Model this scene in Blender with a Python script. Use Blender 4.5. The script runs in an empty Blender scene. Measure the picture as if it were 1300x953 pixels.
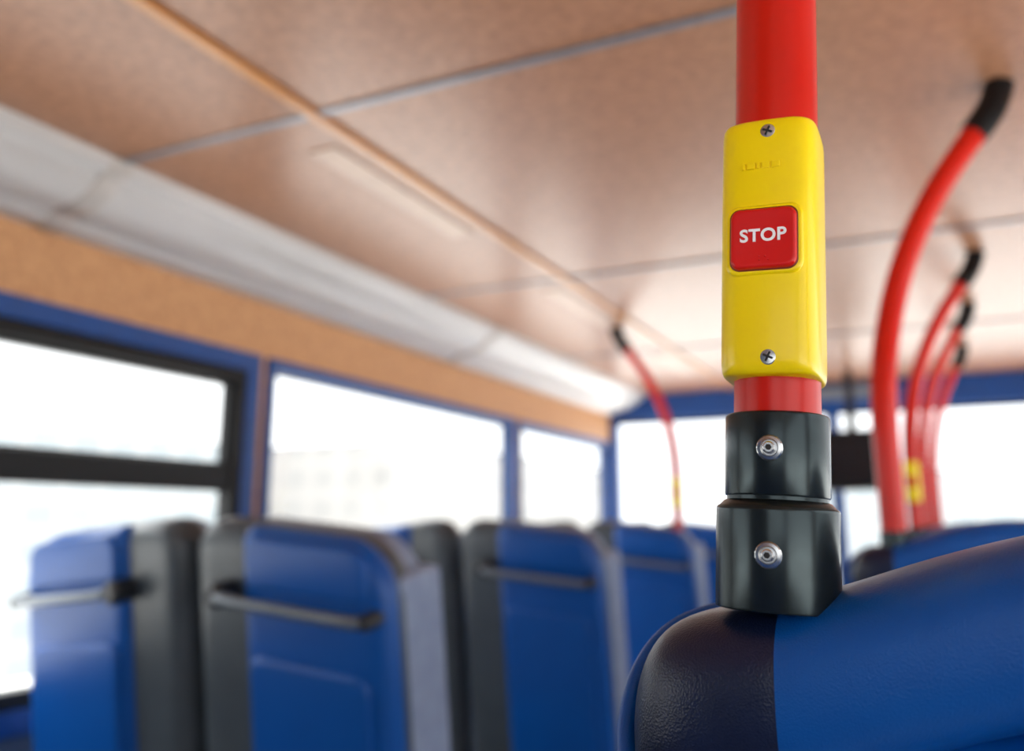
import bpy, bmesh, math
from mathutils import Vector
CZ=1.12
sc=bpy.context.scene
sc.view_settings.view_transform='Standard'
sc.view_settings.look='None'
sc.view_settings.exposure=0.2
def lin(c):
    o=[]
    for v in c:
        v=v/255.0
        o.append(v/12.92 if v<=0.04045 else ((v+0.055)/1.055)**2.4)
    return (*o,1)
def mat(name,c,rough=.5,metal=0,c2=None,scale=20,bump=0,bscale=None,coat=0,stretch=None,spec=None):
    m=bpy.data.materials.new(name); m.use_nodes=True
    nt=m.node_tree; N=nt.nodes; L=nt.links
    b=N['Principled BSDF']
    b.inputs['Roughness'].default_value=rough; b.inputs['Metallic'].default_value=metal
    if coat: b.inputs['Coat Weight'].default_value=coat; b.inputs['Coat Roughness'].default_value=.08
    if spec is not None: b.inputs['Specular IOR Level'].default_value=spec
    tc=N.new('ShaderNodeTexCoord'); mp=N.new('ShaderNodeMapping')
    L.new(tc.outputs['Object'],mp.inputs['Vector'])
    if stretch: mp.inputs['Scale'].default_value=stretch
    n=N.new('ShaderNodeTexNoise'); n.inputs['Scale'].default_value=scale; n.inputs['Detail'].default_value=4
    L.new(mp.outputs['Vector'],n.inputs['Vector'])
    cr=N.new('ShaderNodeValToRGB')
    if c2 is None: c2=tuple(v*.93 for v in c)
    cr.color_ramp.elements[0].color=lin(c2); cr.color_ramp.elements[1].color=lin(c)
    cr.color_ramp.elements[0].position=.35; cr.color_ramp.elements[1].position=.65
    L.new(n.outputs['Fac'],cr.inputs['Fac']); L.new(cr.outputs['Color'],b.inputs['Base Color'])
    if bump:
        n2=N.new('ShaderNodeTexVoronoi'); n2.inputs['Scale'].default_value=bscale or scale
        L.new(tc.outputs['Object'],n2.inputs['Vector'])
        bp=N.new('ShaderNodeBump'); bp.inputs['Strength'].default_value=bump; bp.inputs['Distance'].default_value=.0005
        L.new(n2.outputs['Distance'],bp.inputs['Height']); L.new(bp.outputs['Normal'],b.inputs['Normal'])
    return m
M_ceil=mat('ceiling_veneer',(174,124,94),.32,c2=(150,103,76),scale=60,stretch=(1,1,1),spec=.4)
M_wood=mat('wood_veneer',(214,160,112),.45,c2=(194,140,96),scale=70)
M_strip=mat('wood_strip',(206,142,80),.3,c2=(186,122,68),scale=30,stretch=(1,.1,1))
M_alu=mat('brushed_metal',(140,142,150),.35,.5,scale=40)
M_cove=mat('duct_plastic',(214,208,204),.35,c2=(198,192,188),scale=8,stretch=(1,.2,1))
M_covej=mat('duct_joint',(206,196,188),.45)
M_blueF=mat('frame_blue',(0,70,142),.4)
M_black=mat('black_rubber',(10,11,14),.45,spec=.3)
M_seatB=mat('seat_blue_plastic',(0,82,164),.38,c2=(0,76,156),scale=6,spec=.4)
M_seatG=mat('seat_grey_plastic',(72,80,86),.38)
M_dark=mat('dark_plastic',(32,36,42),.4)
M_bar=mat('grab_bar_grey',(118,126,134),.3,.3)
M_fab=mat('seat_fabric',(142,156,182),.7,c2=(128,142,172),scale=30)
M_vinB=mat('vinyl_blue',(0,78,156),.36,c2=(0,73,149),scale=30,bump=.25,bscale=1400,spec=.35)
M_vinN=mat('vinyl_navy',(15,26,56),.34,c2=(12,22,50),scale=30,bump=.3,bscale=1100,spec=.4)
M_red=mat('red_paint',(206,26,5),.28,c2=(200,22,4),scale=10,spec=.4)
M_yel=mat('yellow_plastic',(252,218,0),.3,c2=(250,213,0),scale=10,coat=.15,spec=.35)
M_btn=mat('button_red',(212,16,14),.32,c2=(206,14,11),scale=20,spec=.4)
M_white=mat('white_print',(255,255,255),.5)
M_collar=mat('anodised_collar',(52,60,62),.24,.8,c2=(48,55,57),scale=200)
M_chrome=mat('screw_steel',(205,205,205),.22,1)
M_hole=mat('screw_recess',(25,25,25),.5)
M_gap=mat('button_gap_shadow',(120,30,6),.5)
M_floor=mat('floor_vinyl',(88,92,104),.6,c2=(70,74,86),scale=120)
M_wallL=mat('lower_panel',(80,98,124),.6)
M_screen=mat('screen_glass',(20,28,36),.15)
M_lamp=mat('lamp_diffuser',(192,154,130),.35)
M_hpan=mat('header_panel',(120,128,140),.4)
M_glass=bpy.data.materials.new('window_glass'); M_glass.use_nodes=True
nt=M_glass.node_tree; nt.nodes.clear()
o=nt.nodes.new('ShaderNodeOutputMaterial'); mx=nt.nodes.new('ShaderNodeMixShader')
t=nt.nodes.new('ShaderNodeBsdfTransparent'); g=nt.nodes.new('ShaderNodeBsdfGlossy'); g.inputs['Roughness'].default_value=.02
fr=nt.nodes.new('ShaderNodeFresnel'); fr.inputs['IOR'].default_value=1.3
t.inputs['Color'].default_value=(.97,.985,.98,1)
nt.links.new(fr.outputs[0],mx.inputs[0]); nt.links.new(t.outputs[0],mx.inputs[1]); nt.links.new(g.outputs[0],mx.inputs[2]); nt.links.new(mx.outputs[0],o.inputs[0])

def link(ob,parent=None,loc=None):
    sc.collection.objects.link(ob)
    if parent: ob.parent=parent
    if loc is not None: ob.location=loc
    return ob
def empty(name,loc=(0,0,0),rot=(0,0,0),parent=None):
    e=bpy.data.objects.new(name,None); e.empty_display_size=.05
    link(e,parent,loc); e.rotation_euler=rot; return e
def mesh(name,verts,faces,m,parent=None,smooth=True,loc=None):
    me=bpy.data.meshes.new(name); me.from_pydata([tuple(v) for v in verts],[],faces)
    bm=bmesh.new(); bm.from_mesh(me); bmesh.ops.recalc_face_normals(bm,faces=bm.faces); bm.to_mesh(me); bm.free()
    for mm in (m if isinstance(m,(list,tuple)) else [m]): me.materials.append(mm)
    if smooth:
        for p in me.polygons: p.use_smooth=True
    return link(bpy.data.objects.new(name,me),parent,loc)
def box(name,x0,x1,y0,y1,z0,z1,m,parent=None,bev=0.0):
    v=[(x,y,z) for x in (x0,x1) for y in (y0,y1) for z in (z0,z1)]
    f=[(0,1,3,2),(4,6,7,5),(0,4,5,1),(2,3,7,6),(0,2,6,4),(1,5,7,3)]
    ob=mesh(name,v,f,m,parent,False)
    if bev:
        b=ob.modifiers.new('b','BEVEL'); b.width=bev; b.segments=3
    return ob
def tube(name,pts,r,m,parent=None,res=12,bez=True):
    c=bpy.data.curves.new(name,'CURVE'); c.dimensions='3D'; c.bevel_depth=r; c.bevel_resolution=6; c.use_fill_caps=True
    s=c.splines.new('NURBS' if bez else 'POLY'); s.points.add(len(pts)-1)
    for p,q in zip(s.points,pts): p.co=(*q,1)
    if bez: s.order_u=3; s.use_endpoint_u=True; s.resolution_u=8
    c.materials.append(m)
    ob=bpy.data.objects.new(name,c); link(ob,parent)
    bpy.context.view_layer.update()
    dg=bpy.context.evaluated_depsgraph_get()
    me=bpy.data.meshes.new_from_object(ob.evaluated_get(dg)); 
    for p in me.polygons: p.use_smooth=True
    bpy.data.objects.remove(ob)
    o2=bpy.data.objects.new(name,me); link(o2,parent); return o2
def lathe(name,prof,m,parent=None,loc=None,n=64,axis='z'):
    v=[];f=[]
    for r,z in prof:
        for i in range(n):
            a=2*math.pi*i/n
            if axis=='z': v.append((r*math.cos(a),r*math.sin(a),z))
            else: v.append((r*math.cos(a),z,r*math.sin(a)))
    for j in range(len(prof)-1):
        for i in range(n):
            k=(i+1)%n; f.append((j*n+i,j*n+k,(j+1)*n+k,(j+1)*n+i))
    f.append(tuple(range(n))); f.append(tuple(range((len(prof)-1)*n,len(prof)*n)))
    ob=mesh(name,v,f,m,parent,True,loc)
    ob.data.set_sharp_from_angle(angle=math.radians(35))
    return ob
def pad(name,w,h,d,R,bev,bb,bf,m,parent=None,loc=None,n=26,fn=None):
    hw,hh=w/2,h/2
    if not isinstance(R,(tuple,list)): R=(R,)*4
    def P(s,t):
        x=hw*math.sin(math.pi/2*s); z=hh*math.sin(math.pi/2*t)
        sx=1 if x>=0 else -1; sz=1 if z>=0 else -1
        r=R[0] if (sx<0 and sz<0) else R[1] if (sx>0 and sz<0) else R[2] if (sx>0) else R[3]
        ax,az=abs(x),abs(z)
        u=(ax-(hw-r))/r; v=(az-(hh-r))/r
        dist=min(hw-ax,hh-az)
        if u>0 and v>0:
            u2=u*math.sqrt(1-v*v/2); v2=v*math.sqrt(1-u*u/2)
            dist=r*(1-min(1,math.hypot(u2,v2))); ax=hw-r+u2*r; az=hh-r+v2*r
        k=min(max(dist,0)/bev,1); k=math.sqrt(max(0,1-(1-k)**2))
        bul=(1-(ax/hw)**2)*(1-(az/hh)**2)
        return sx*ax,sz*az,k,bul
    v=[];f=[]
    for side in (-1,1):
        for j in range(n+1):
            for i in range(n+1):
                x,z,k,bul=P(-1+2*i/n,-1+2*j/n)
                v.append((x,side*(d/2*k+(bb if side<0 else bf)*bul),z))
    N=(n+1)**2
    for s in (0,1):
        for j in range(n):
            for i in range(n):
                a=s*N+j*(n+1)+i; f.append((a,a+1,a+n+2,a+n+1))
    if fn:
        l=loc or (0,0,0)
        v=[fn(x+l[0],y+l[1],z+l[2]) for x,y,z in v]
        v=[(x-l[0],y-l[1],z-l[2]) for x,y,z in v]
    me=bpy.data.meshes.new(name); me.from_pydata(v,[],f)
    bm=bmesh.new(); bm.from_mesh(me); bmesh.ops.remove_doubles(bm,verts=bm.verts,dist=1e-5)
    bmesh.ops.recalc_face_normals(bm,faces=bm.faces); bm.to_mesh(me); bm.free()
    for p in me.polygons: p.use_smooth=True
    me.materials.append(m)
    return link(bpy.data.objects.new(name,me),parent,loc)

# ================= ROOM SHELL =================
XL,XR=-1.72,.80; Y0,Y1=-1.6,4.95; ZC=CZ+.75
WT=CZ+.475; WB=CZ-.42
box('floor',XL-.06,XR+.06,Y0-.06,Y1+.06,-.05,0,M_floor)
box('ceiling',XL-.02,XR+.02,Y0,Y1+.02,ZC,ZC+.04,M_ceil)
def trim(n,*a,m=M_alu,bev=.003): return box('trim_%d'%n,*a,m,None,bev)
trim(1,-.992,-.968,Y0,Y1-.02,ZC-.010,ZC,m=M_strip)
k=2
for yy in (-1.27,-.04,1.19,2.42,3.65):
    trim(k,-1.5,.58,yy-.009,yy+.009,ZC-.005,ZC); k+=1
def duct(name,sgn,xw):
    prof=[(.24,ZC),(.235,ZC-.022),(.215,ZC-.034),(.20,ZC-.036),(.196,ZC-.044),(.17,ZC-.066),(.13,ZC-.083),(.09,ZC-.092),(.084,ZC-.085),(.06,ZC-.098),(.045,ZC-.112),(.0,ZC-.115),(0,ZC)]
    root=empty(name)
    v=[];f=[];n=len(prof)
    for y in (Y0,Y1-.1,Y1-.03,Y1-.0):
        for (a,z) in prof:
            s=1 if y<Y1-.05 else (.97 if y<Y1-.01 else .8)
            v.append((xw+sgn*a*s,y,ZC-(ZC-z)*s))
    for j in range(3):
        for i in range(n-1): f.append((j*n+i,j*n+i+1,(j+1)*n+i+1,(j+1)*n+i))
    ob=mesh('duct_body',v,f,M_cove,root); ob.data.set_sharp_from_angle(angle=math.radians(28))
    for jy in (1.19,2.97,-.6):
        v=[];f=[]
        for y in (jy-.03,jy-.022,jy+.022,jy+.03):
            for (a,z) in prof:
                e=.0 if y in(jy-.03,jy+.03) else .006
                v.append((xw+sgn*(a+e),y,min(ZC-.0005,z-e)))
        for j in range(3):
            for i in range(n-1): f.append((j*n+i,j*n+i+1,(j+1)*n+i+1,(j+1)*n+i))
        mesh('joint_cover',v,f,M_covej,root)
duct('ceiling_duct',1,XL); duct('ceiling_duct',-1,XR)
def sidewall(name,x,sg,wins):
    root=empty(name)
    xo=x-sg*.06
    a,b=min(x,xo),max(x,xo)
    box('lower_panel',a,b,Y0,Y1,0,WB,M_wallL,root)
    box('upper_wood_panel',a,b,Y0,Y1,WT,ZC,M_wood,root)
    prev=Y0
    for (y0,y1) in wins+[(Y1,Y1)]:
        if y0>prev+.001: box('post',a,b,prev,y0,WB,WT,M_wood,root)
        prev=y1
wn=[1]
def frame(name,x0,x1,y0,y1,z0,z1,w,m,root,bev=.004):
    v=[];f=[]
    for xx in (x0,x1):
        for (a,b,c,d) in ((y0,y1,z0,z1),(y0+w,y1-w,z0+w,z1-w)):
            v+= [(xx,a,c),(xx,b,c),(xx,b,d),(xx,a,d)]
    for i in range(4):
        j=(i+1)%4
        f+=[(i,j,4+j,4+i),(8+i,8+j,12+j,12+i),(i,j,8+j,8+i),(4+i,4+j,12+j,12+i)]
    ob=mesh(name,v,f,m,root,False)
    if bev: q=ob.modifiers.new('b','BEVEL'); q.width=bev; q.segments=2
    return ob
def side_window(x,sg,y0,y1,hopper,fw=.034):
    root=empty('window_%d'%wn[0]); wn[0]+=1
    if hopper: fw=.052
    xi=x+sg*.012; xo=x-sg*.05
    a,b=min(xi,xo),max(xi,xo)
    frame('blue_frame',a,b,y0,y1,WB,WT,fw,M_blueF,root)
    gx=x-sg*.03
    if hopper:
        frame('black_frame',gx-.012,gx+.036,y0+fw,y1-fw,WB+fw,WT-fw,.036,M_black,root)
        box('glazing_bar',gx-.015,gx+.03,y0+fw+.03,y1-fw-.03,CZ+.085,CZ+.155,M_black,root,.004)
        frame('hopper_sash',gx-.01,gx+.02,y0+fw+.030,y1-fw-.030,CZ+.145,WT-fw-.030,.018,M_black,root)
    else:
        frame('seal',gx-.01,gx+.012,y0+fw-.002,y1-fw+.002,WB+fw,WT-fw,.008,M_dark,root,0)
    mesh('glass',[(gx,y0+fw,WB+fw),(gx,y1-fw,WB+fw),(gx,y1-fw,WT-fw),(gx,y0+fw,WT-fw)],[(0,1,2,3)],M_glass,root,False)
wl=[(-1.45,.12),(.19,1.900),(1.930,3.60),(3.64,4.90)]
sidewall('wall_left',XL,1,wl)
for i,(a,b) in enumerate(wl): side_window(XL,1,a,b,i in(1,))
wr=[(-1.45,.12),(.19,1.895),(1.935,3.60),(3.64,4.90)]
sidewall('wall_right',XR,-1,wr)
for i,(a,b) in enumerate(wr): side_window(XR,-1,a,b,False)
def endwall(name,y,sg):
    root=empty(name)
    a,b=min(y,y+sg*.06),max(y,y+sg*.06)
    FT=CZ+.60; FB=CZ-.38
    box('header',XL,XR,a-.02,b,FT,ZC,M_blueF,root,.008)
    box('lower_panel',XL,XR,a,b,0,FB,M_blueF,root)
    for xx,w in ((XL+.01,.03),((XL+XR)/2,.03),(XR-.01,.03)):
        box('pillar',xx-w,xx+w,a-.01,b,FB,FT,M_blueF,root,.006)
    if sg>0: box('header_locker',-.80,-.14,a-.06,a-.015,FT+.05,FT+.125,M_hpan,root,.008)
    else:
        box('rear_light_block',XL,-.30,a,b,FB,FT,M_wallL,root)  # unseen panel added to block rear light and make collar reflections directional
        box('rear_lower_light_block',-.30,XR,a,b,FB,CZ-.1,M_wallL,root)  # likewise added out of view, raises the sill to cut rear glare
    r=empty('window_%d'%wn[0]); wn[0]+=1
    ym=(a+b)/2
    xl=XL if sg>0 else -.30; zb_=FB if sg>0 else CZ-.1
    mesh('glass',[(xl,ym,zb_),(XR,ym,zb_),(XR,ym,FT),(xl,ym,FT)],[(0,1,2,3)],M_glass,r,False)
    segs=((XL+.035,(XL+XR)/2-.025),((XL+XR)/2+.025,XR-.035)) if sg>0 else ((-.29,XR-.035),)
    for (p,q) in segs:
        box('seal_bottom',p,q,ym-.012,ym+.012,zb_,zb_+.02,M_black,r); box('seal_top',p,q,ym-.012,ym+.012,FT-.02,FT,M_black,r)
endwall('wall_front',Y1,1); endwall('wall_rear',Y0,-1)
for i,(y0,y1) in enumerate(((.1,.7),(1.32,1.92),(2.52,3.1),(3.78,4.35))):
    r=empty('ceiling_lamp',(0,0,0))
    box('diffuser',-1.10,-1.03,y0,y1,ZC-.004,ZC-.001,M_lamp,r,.001)
r=empty('monitor',(-.335,4.5,CZ+.30),(math.radians(-6),0,0))
box('casing',-.135,.135,-.02,.03,-.145,.145,M_black,r,.01)
box('screen',-.12,.12,-.024,-.019,-.12,.125,M_screen,r,.002)
box('stem',-.02,.02,-.01,.02,.12,.45,M_dark,r,.004)

# ================= STOP BUTTON =================
def stop_button(loc,rot,parentname='stop_button',detail=True):
    root=empty(parentname,loc,rot)
    H=.1065; hh=H/2
    zs=[-hh,-hh+.0006,-hh+.002,-hh+.005,-hh+.012,-.03,-.016,0,.016,.03,hh-.012,hh-.005,hh-.002,hh-.0006,hh]
    n=72
    v=[];f=[]
    for z in zs:
        e=(hh-abs(z)); 
        k=1 if e>.005 else math.sqrt(max(0,1-(1-e/.005)**2))
        hw=.0180+.0014*k
        front=.0210+.0030*k+.0010*(1-(z/hh)**2)
        back=.0185
        for i in range(n):
            a=2*math.pi*i/n
            c,s=math.cos(a),math.sin(a)
            x=hw*math.copysign(abs(c)**.40,c)-.0007
            y=math.copysign(abs(s)**.45,s)
            y= y*(back if y>0 else front)
            if y<0: y+=.0012*(x/hw)**2
            v.append((x,y,z))
    for j in range(len(zs)-1):
        for i in range(n):
            q=(i+1)%n; f.append((j*n+i,j*n+q,(j+1)*n+q,(j+1)*n+i))
    f.append(tuple(range(n))); f.append(tuple(range((len(zs)-1)*n,len(zs)*n)))
    hob=mesh('housing',v,f,M_yel,root); hob.data.set_sharp_from_angle(angle=math.radians(50))
    F=-.0250; BZ=.0003; BX=-.0009
    pad('button_surround',.0298,.0292,.003,.005,.0012,0,0,M_yel,root,(BX,F+.0008,BZ),n=24)
    pad('button_gap',.0266,.0262,.002,.0042,.0004,0,0,M_gap,root,(BX,F-.0001,BZ),n=24)
    pad('push_button',.0256,.0250,.0048,.0040,.0013,-.0004,0,M_btn,root,(BX,F-.0005,BZ),n=30)
    if detail:
        cu=bpy.data.curves.new('lettering','FONT'); cu.body='STOP'; cu.size=.0072; cu.align_x='CENTER'; cu.align_y='CENTER'
        cu.extrude=.0003; cu.offset=.00018; cu.space_character=1.06; cu.materials.append(M_white)
        t=bpy.data.objects.new('stop_lettering',cu); link(t,root,(BX,F-.0027,BZ+.0007)); t.rotation_euler=(math.pi/2,0,0)
        for (dx,dz) in ((-.0022,-.0075),(-.0022,-.0090),(0,-.0075),(.0012,-.0090)):
            lathe('braille_dot',[(.00035,0),(.00030,-.0003),(.0001,-.0005)],M_btn,root,(dx,F-.0026,dz),12,'y')
        for i,(x0,w) in enumerate(((-.0095,.0012),(-.0076,.0030),(-.0038,.0012),(-.0018,.0030),(.0020,.0034))):
            box('moulded_mark_%d'%i,x0,x0+w,F-.0001,F+.0011,.0305,.0332,M_yel,root,.0002)
        for z in (.0468,-.0468):
            lathe('screw_recess_ring',[(.0045,.0010),(.0045,-.0002),(.0040,-.0006),(.0034,.0004)],M_yel,root,(.0004,F+.0018,z),32,'y')
            lathe('screw_head',[(.0033,.001),(.0033,-.0005),(.0028,-.0011),(.0005,-.0013)],M_chrome,root,(.0004,F+.0018,z),32,'y')
            for r_ in (0.4,0.4+math.pi/2):
                s=box('screw_slot',-.0020,.0020,-.0002,.0002,-.0004,.0004,M_hole,root); s.location=(.0004,F+.0004,z); s.rotation_euler=(0,r_,0)
    return root
axis=Vector((.0550,.0216,1)).normalized()
LEAN=(math.radians(-1.24),math.atan(.055),0)
PB=Vector((-.0541,.362,CZ+.0518))
def onaxis(h):
    return PB+axis*((h-.0518)/axis.z)
stop_button(onaxis(.1093),LEAN)
root=empty('grab_pole')
p=[onaxis(-.02),onaxis(.0),onaxis(.1),onaxis(.2),onaxis(.3)]
q=onaxis(.3)
p+=[Vector((q.x+.012,q.y+.01,CZ+.40)),Vector((q.x+.05,q.y+.025,CZ+.52)),Vector((q.x+.11,q.y+.04,CZ+.64)),Vector((q.x+.15,q.y+.05,CZ+.69))]
tube('pole',p,.0172,M_red,root)
tube('ceiling_bracket',[p[-2],p[-1],Vector((q.x+.18,q.y+.055,CZ+.745))],.024,M_black,root)
col=empty('collar',onaxis(0),LEAN,root)
lathe('upper_sleeve',[(.0174,.0425),(.0194,.0425),(.0201,.0420),(.0203,.0412),(.0203,.0110),(.0200,.0103),(.0184,.0099)],M_collar,col,n=128)
lathe('neck',[(.0195,.0110),(.0195,.0088),(.0205,.0084),(.0226,.0062)],M_collar,col,n=128)
lathe('lower_sleeve',[(.0218,.0066),(.0229,.0063),(.0235,.0055),(.0236,.0045),(.0236,-.0316),(.0234,-.0323),(.0226,-.0326)],M_collar,col,n=128)
for (z,r) in ((.0280,.0203),(-.0118,.0236)):
    e=empty('rivet',(.0004,-r+.0004,z),(0,0,0),col)
    lathe('flange',[(.0050,.001),(.0050,-.0006),(.0045,-.0012),(.0034,-.0014),(.0030,-.0011)],M_chrome,e,None,40,'y')
    lathe('pin',[(.0023,0),(.0023,-.0030),(.0018,-.0035)],M_chrome,e,None,32,'y')
    lathe('hex_socket',[(.0012,-.002),(.0012,-.0037)],M_hole,e,None,6,'y')

def grab(bx,by,sg,ytop,z0=-.06,stop=True,sh=.11,r_=.0178,name='grab_pole',tx=.166):
    r=empty(name)
    prof=[(0,0,z0),(0,0,.0),(-.001,.0,.21),(.02*1,.03,.343),(.055,.04,.449),(.106,.055,.553),(.178,.07,.655),(.195,.075,.675)]
    K=(tx-sg*bx)/.228
    pts=[Vector((bx+sg*a*K,by+(ytop-by)*b/.09,CZ+c)) for a,b,c in prof]
    tube('pole',pts,r_,M_red,r)
    tube('ceiling_bracket',[pts[-2],pts[-1]+Vector((sg*.008,0,.01)),Vector((bx+sg*.222*K,ytop,CZ+.725)),Vector((bx+sg*.228*K,ytop,CZ+.748))],.0245,M_black,r)
    if z0<-.05: lathe('base_collar',[(.018,.0),(.022,-.002),(.022,-.03),(.026,-.032),(.026,-.06)],M_collar,r,(bx,by,CZ-.01))
    if stop: stop_button((bx,by,CZ+sh),(0,0,0),detail=False)
for i,(bx,by,yt,r_) in enumerate(((-.062,1.52,1.61,.0205),(-.050,2.58,2.67,.0185),(-.026,3.23,3.32,.0175),(.006,4.04,4.13,.0175))): grab(bx,by,1,yt,stop=i==1,r_=r_)
grab(-.84,3.13,-1,3.16,z0=-.02,r_=.0175,tx=1.068)

# ================= SEATS (left) =================
def seat_base(root,xc,w,y):
    pad('seat_cushion',w,.44,.11,.06,.04,.0,.01,M_fab,root,(xc,y+.22,.43)).rotation_euler=(math.radians(-86),0,0)
    pad('seat_pan',w,.44,.03,.06,.01,.0,.0,M_seatG,root,(xc,y+.22,.365)).rotation_euler=(math.radians(-86),0,0)
    box('leg_front',xc-.025,xc+.025,y+.30,y+.34,0,.36,M_dark,root,.006)
    box('leg_rear',xc-.025,xc+.025,y+.06,y+.10,0,.36,M_dark,root,.006)
    box('foot_rail',xc-.03,xc+.03,y+.02,y+.38,0,.02,M_dark,root,.004)
def lseat(x0,x1,Yr,sd,ztop=CZ+.012):
    xc=(x0+x1)/2; w=x1-x0
    root=empty('passenger_seat')
    rec=math.radians(9)
    Yp=Yr+.165
    bk=empty('seat_back',(xc,Yp,.42),(rec,0,0),root)
    Lz=(ztop-.42)/math.cos(rec)
    h=Lz+.02
    def fn(x,y,z):
        t=min(max((z-.1)/.45,0),1)
        return x,y,z-t*.10*max(0,sd*x+w/2-.09)
    Ro=.10;Ri=.055
    tr,tl=(Ro,Ri) if sd>0 else (Ri,Ro)
    pad('frame_shell',w,h,.10,(.05,.05,tr,tl),.035,.0,.0,M_seatG,bk,(0,0,h/2-.02),fn=fn)
    bw=w*.70
    pad('back_panel',bw,h-.018,.06,(.04,.04,.09 if sd>0 else .03,.03 if sd>0 else .09),.024,.006,0,M_seatB,bk,(sd*(w-bw)/2,-.034,h/2-.012),fn=fn)
    pad('pocket_panel',bw*.82,h*.62,.02,.03,.008,.004,0,M_seatB,bk,(sd*(w-bw)/2*.9,-.066,h*.38),fn=fn)
    pad('top_panel',bw*.84,h*.12,.02,(.02,.02,.035,.035),.008,.004,0,M_seatB,bk,(sd*(w-bw)/2*.9,-.062,h*.895),fn=fn)
    pad('backrest_cushion',w-.03,h-.02,.10,(.04,.04,.09,.09),.04,0,.012,M_fab,bk,(0,.060,h/2-.018),fn=fn)
    pad('side_bolster',.035,h-.06,.13,(.015,.015,.015,.015),.012,0,.0,M_fab,bk,(sd*(w/2-.012),.050,h/2-.05),fn=fn)
    zb=Lz-.118
    xa=-w/2*sd*.55; xb=w/2*sd*.90
    if sd<0: xa=w*.18
    B=lambda x,y: fn(x,y,zb)
    tube('grab_bar',[B(xa,-.05),B(xa,-.095),B(xa+(xb-xa)*.12,-.102),B(xa+(xb-xa)*.88,-.102),B(xb,-.095),B(xb,-.05)],.0095,M_bar,bk)
    lathe('bar_bracket',[(.022,0),(.022,-.045),(.014,-.055)],M_dark,bk,B(xa,-.045),24,'y')
    lathe('bar_bracket',[(.014,0),(.014,-.045),(.010,-.055)],M_dark,bk,B(xb,-.045),24,'y')
    seat_base(root,xc,w-.02,Yp)
for Yr in (1.17,2.14,3.1,4.1):
    lseat(-1.635,-1.225,Yr,-1); lseat(-1.205,-.785,Yr,1)

# ================= SEATS (right) =================
def rseat(dx,dy):
    root=empty('passenger_seat')
    xm=.116
    st=[(-.1205,-.082,.006,.006),(-.1195,-.070,.016,.018),(-.116,-.058,.026,.026),(-.110,-.0465,.035,.030),(-.101,-.0385,.042,.033),(-.088,-.0345,.0455,.034),
        (-.072,-.0320,.047,.034),(-.060,-.0300,.0475,.034),(-.0572,-.0306,.0468,.0332),(-.0545,-.0296,.0475,.0338),(-.035,-.0240,.048,.0335),(-.01,-.015,.048,.033),(.02,-.006,.048,.032),(.06,.003,.048,.032),
        (.116,.008,.048,.032)]
    st+=[(2*xm-x,z,a,b) for (x,z,a,b) in reversed(st[:-1])]
    n=56; v=[];f=[]
    yc=.380
    for (x,zt,hy,hz) in st:
        for i in range(n):
            a=2*math.pi*i/n; c,s=math.cos(a),math.sin(a)
            v.append((dx+x,dy+yc+hy*math.copysign(abs(c)**.68,c),CZ+zt-hz+hz*math.copysign(abs(s)**.76,s)))
    m=len(st)
    for j in range(m-1):
        for i in range(n):
            q=(i+1)%n; f.append((j*n+i,j*n+q,(j+1)*n+q,(j+1)*n+i))
    f.append(tuple(range(n))); f.append(tuple(range((m-1)*n,m*n)))
    ob=mesh('head_roll',v,f,[M_vinB,M_vinN],root)
    for p_ in ob.data.polygons:
        cx=p_.center.x-dx
        if cx<-.0572 or cx>2*xm+.0572: p_.material_index=1
    s=ob.modifiers.new('s','SUBSURF'); s.levels=2; s.render_levels=2
    for e in (1,-1):
        pts=[]
        for (x,zt,y) in ((-.085,-.037,yc+.034),(-.103,-.041,yc+.026),(-.116,-.050,yc+.016),(-.1235,-.064,yc+.004),(-.1255,-.082,yc-.008),(-.121,-.098,yc-.02),(-.10,-.110,yc-.04),(-.06,-.112,yc-.046)):
            X=x if e>0 else 2*xm-x
            pts.append((dx+X,dy+y,CZ+zt))
        tube('piping',pts,.0042,M_vinB,root)
    xc=dx+xm
    w=.440
    bk=empty('seat_back',(xc,dy+.380+.105,.42),(math.radians(9),0,0),root)
    h=.66
    pad('back_panel',w,h,.07,(.05,.05,.03,.03),.02,.006,0,M_seatB,bk,(0,-.008,h/2-.02))
    pad('pocket_panel',w*.7,h*.6,.02,.03,.008,.004,0,M_seatB,bk,(0,-.045,h*.40))
    pad('side_shell',w+.02,h-.03,.035,(.05,.05,.05,.05),.012,0,0,M_seatG,bk,(0,.03,h/2-.02))
    pad('backrest_cushion',w-.03,h-.02,.07,(.04,.04,.06,.06),.03,0,.012,M_fab,bk,(0,.055,h/2-.02))
    tube('grab_bar',[(-w*.4,-.04,.46),(-w*.4,-.085,.46),(-w*.34,-.09,.46),(w*.34,-.09,.46),(w*.4,-.085,.46),(w*.4,-.04,.46)],.0105,M_bar,bk)
    seat_base(root,xc,w-.02,dy+.380+.105)
rseat(0,0)
for by in (1.52,2.58,3.23,4.04): rseat(-.008,by-.37)

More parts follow.
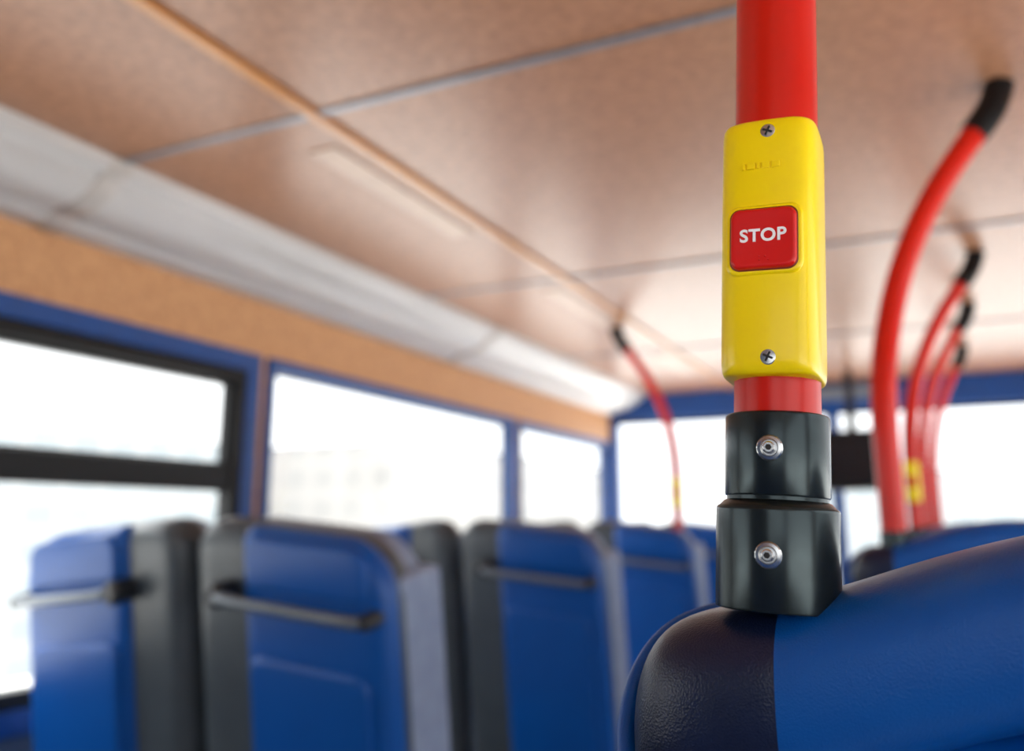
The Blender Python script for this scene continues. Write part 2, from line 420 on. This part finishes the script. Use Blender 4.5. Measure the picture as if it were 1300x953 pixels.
# ================= OUTSIDE =================
M_asph=mat('pavement',(186,185,182),.8,scale=3,c2=(174,173,170))
box('ground',-60,60,-60,60,-2.6,-2.5,M_asph)
def facade(name,c,c2,sx,sz):
    m=bpy.data.materials.new(name); m.use_nodes=True; nt=m.node_tree; b=nt.nodes['Principled BSDF']; b.inputs['Roughness'].default_value=.7
    tc=nt.nodes.new('ShaderNodeTexCoord'); sp=nt.nodes.new('ShaderNodeSeparateXYZ'); cb=nt.nodes.new('ShaderNodeCombineXYZ'); ad=nt.nodes.new('ShaderNodeMath'); ad.operation='ADD'
    br=nt.nodes.new('ShaderNodeTexBrick'); br.offset=0; br.inputs['Scale'].default_value=1
    br.inputs['Brick Width'].default_value=sx; br.inputs['Row Height'].default_value=sz; br.inputs['Mortar Size'].default_value=.2
    br.inputs['Color1'].default_value=lin(c2); br.inputs['Color2'].default_value=lin(tuple(v*1.08 for v in c2)); br.inputs['Mortar'].default_value=lin(c)
    L=nt.links; L.new(tc.outputs['Object'],sp.inputs[0]); L.new(sp.outputs[0],ad.inputs[0]); L.new(sp.outputs[1],ad.inputs[1]); L.new(ad.outputs[0],cb.inputs[0]); L.new(sp.outputs[2],cb.inputs[1])
    L.new(cb.outputs[0],br.inputs['Vector']); L.new(br.outputs['Color'],b.inputs['Base Color']); return m
MF1=facade('facade_pale',(120,124,126),(106,113,117),1.2,.9)
MF2=facade('facade_cream',(122,120,118),(110,109,108),1.3,1.1)
box('office_building',-34,-20,8,22,-2.5,3.6,MF1)
box('office_building',-30,-16,26,44,-2.5,4.0,MF2)
box('office_building',-6,6,38,48,-2.5,3.2,MF1)
box('office_building',-40,-22,-8,5,-2.5,2.2,MF2)

# ================= LIGHT =================
w=bpy.data.worlds.new('World'); sc.world=w; w.use_nodes=True
nt=w.node_tree; bg=nt.nodes['Background']
tc=nt.nodes.new('ShaderNodeTexCoord'); sp=nt.nodes.new('ShaderNodeSeparateXYZ'); mr=nt.nodes.new('ShaderNodeMapRange'); mr.interpolation_type='SMOOTHSTEP'
nt.links.new(tc.outputs['Generated'],sp.inputs[0]); nt.links.new(sp.outputs[2],mr.inputs['Value'])
mr.inputs['From Min'].default_value=.28; mr.inputs['From Max'].default_value=.62; mr.inputs['To Min'].default_value=1.9; mr.inputs['To Max'].default_value=8.5
nt.links.new(mr.outputs['Result'],bg.inputs['Strength']); bg.inputs['Color'].default_value=(.97,.985,1,1)
sd=bpy.data.lights.new('sun','SUN'); sd.energy=8.0; sd.angle=math.radians(8); sd.color=(1,.95,.88)
so=bpy.data.objects.new('sun',sd); link(so); so.rotation_euler=Vector((.35,-.45,.9)).to_track_quat('Z','Y').to_euler()

# ================= CAMERA =================
cd=bpy.data.cameras.new('camera'); cd.sensor_width=36; cd.sensor_fit='HORIZONTAL'; cd.lens=1100/1300*36
cd.shift_y=-45.5/1300
cd.dof.use_dof=True; cd.dof.focus_distance=.338; cd.dof.aperture_fstop=5.0
cd.clip_start=.01; cd.clip_end=300
co=bpy.data.objects.new('camera',cd); link(co); co.location=(0,0,CZ); co.rotation_euler=(math.radians(102),0,math.radians(25.65))
sc.camera=co
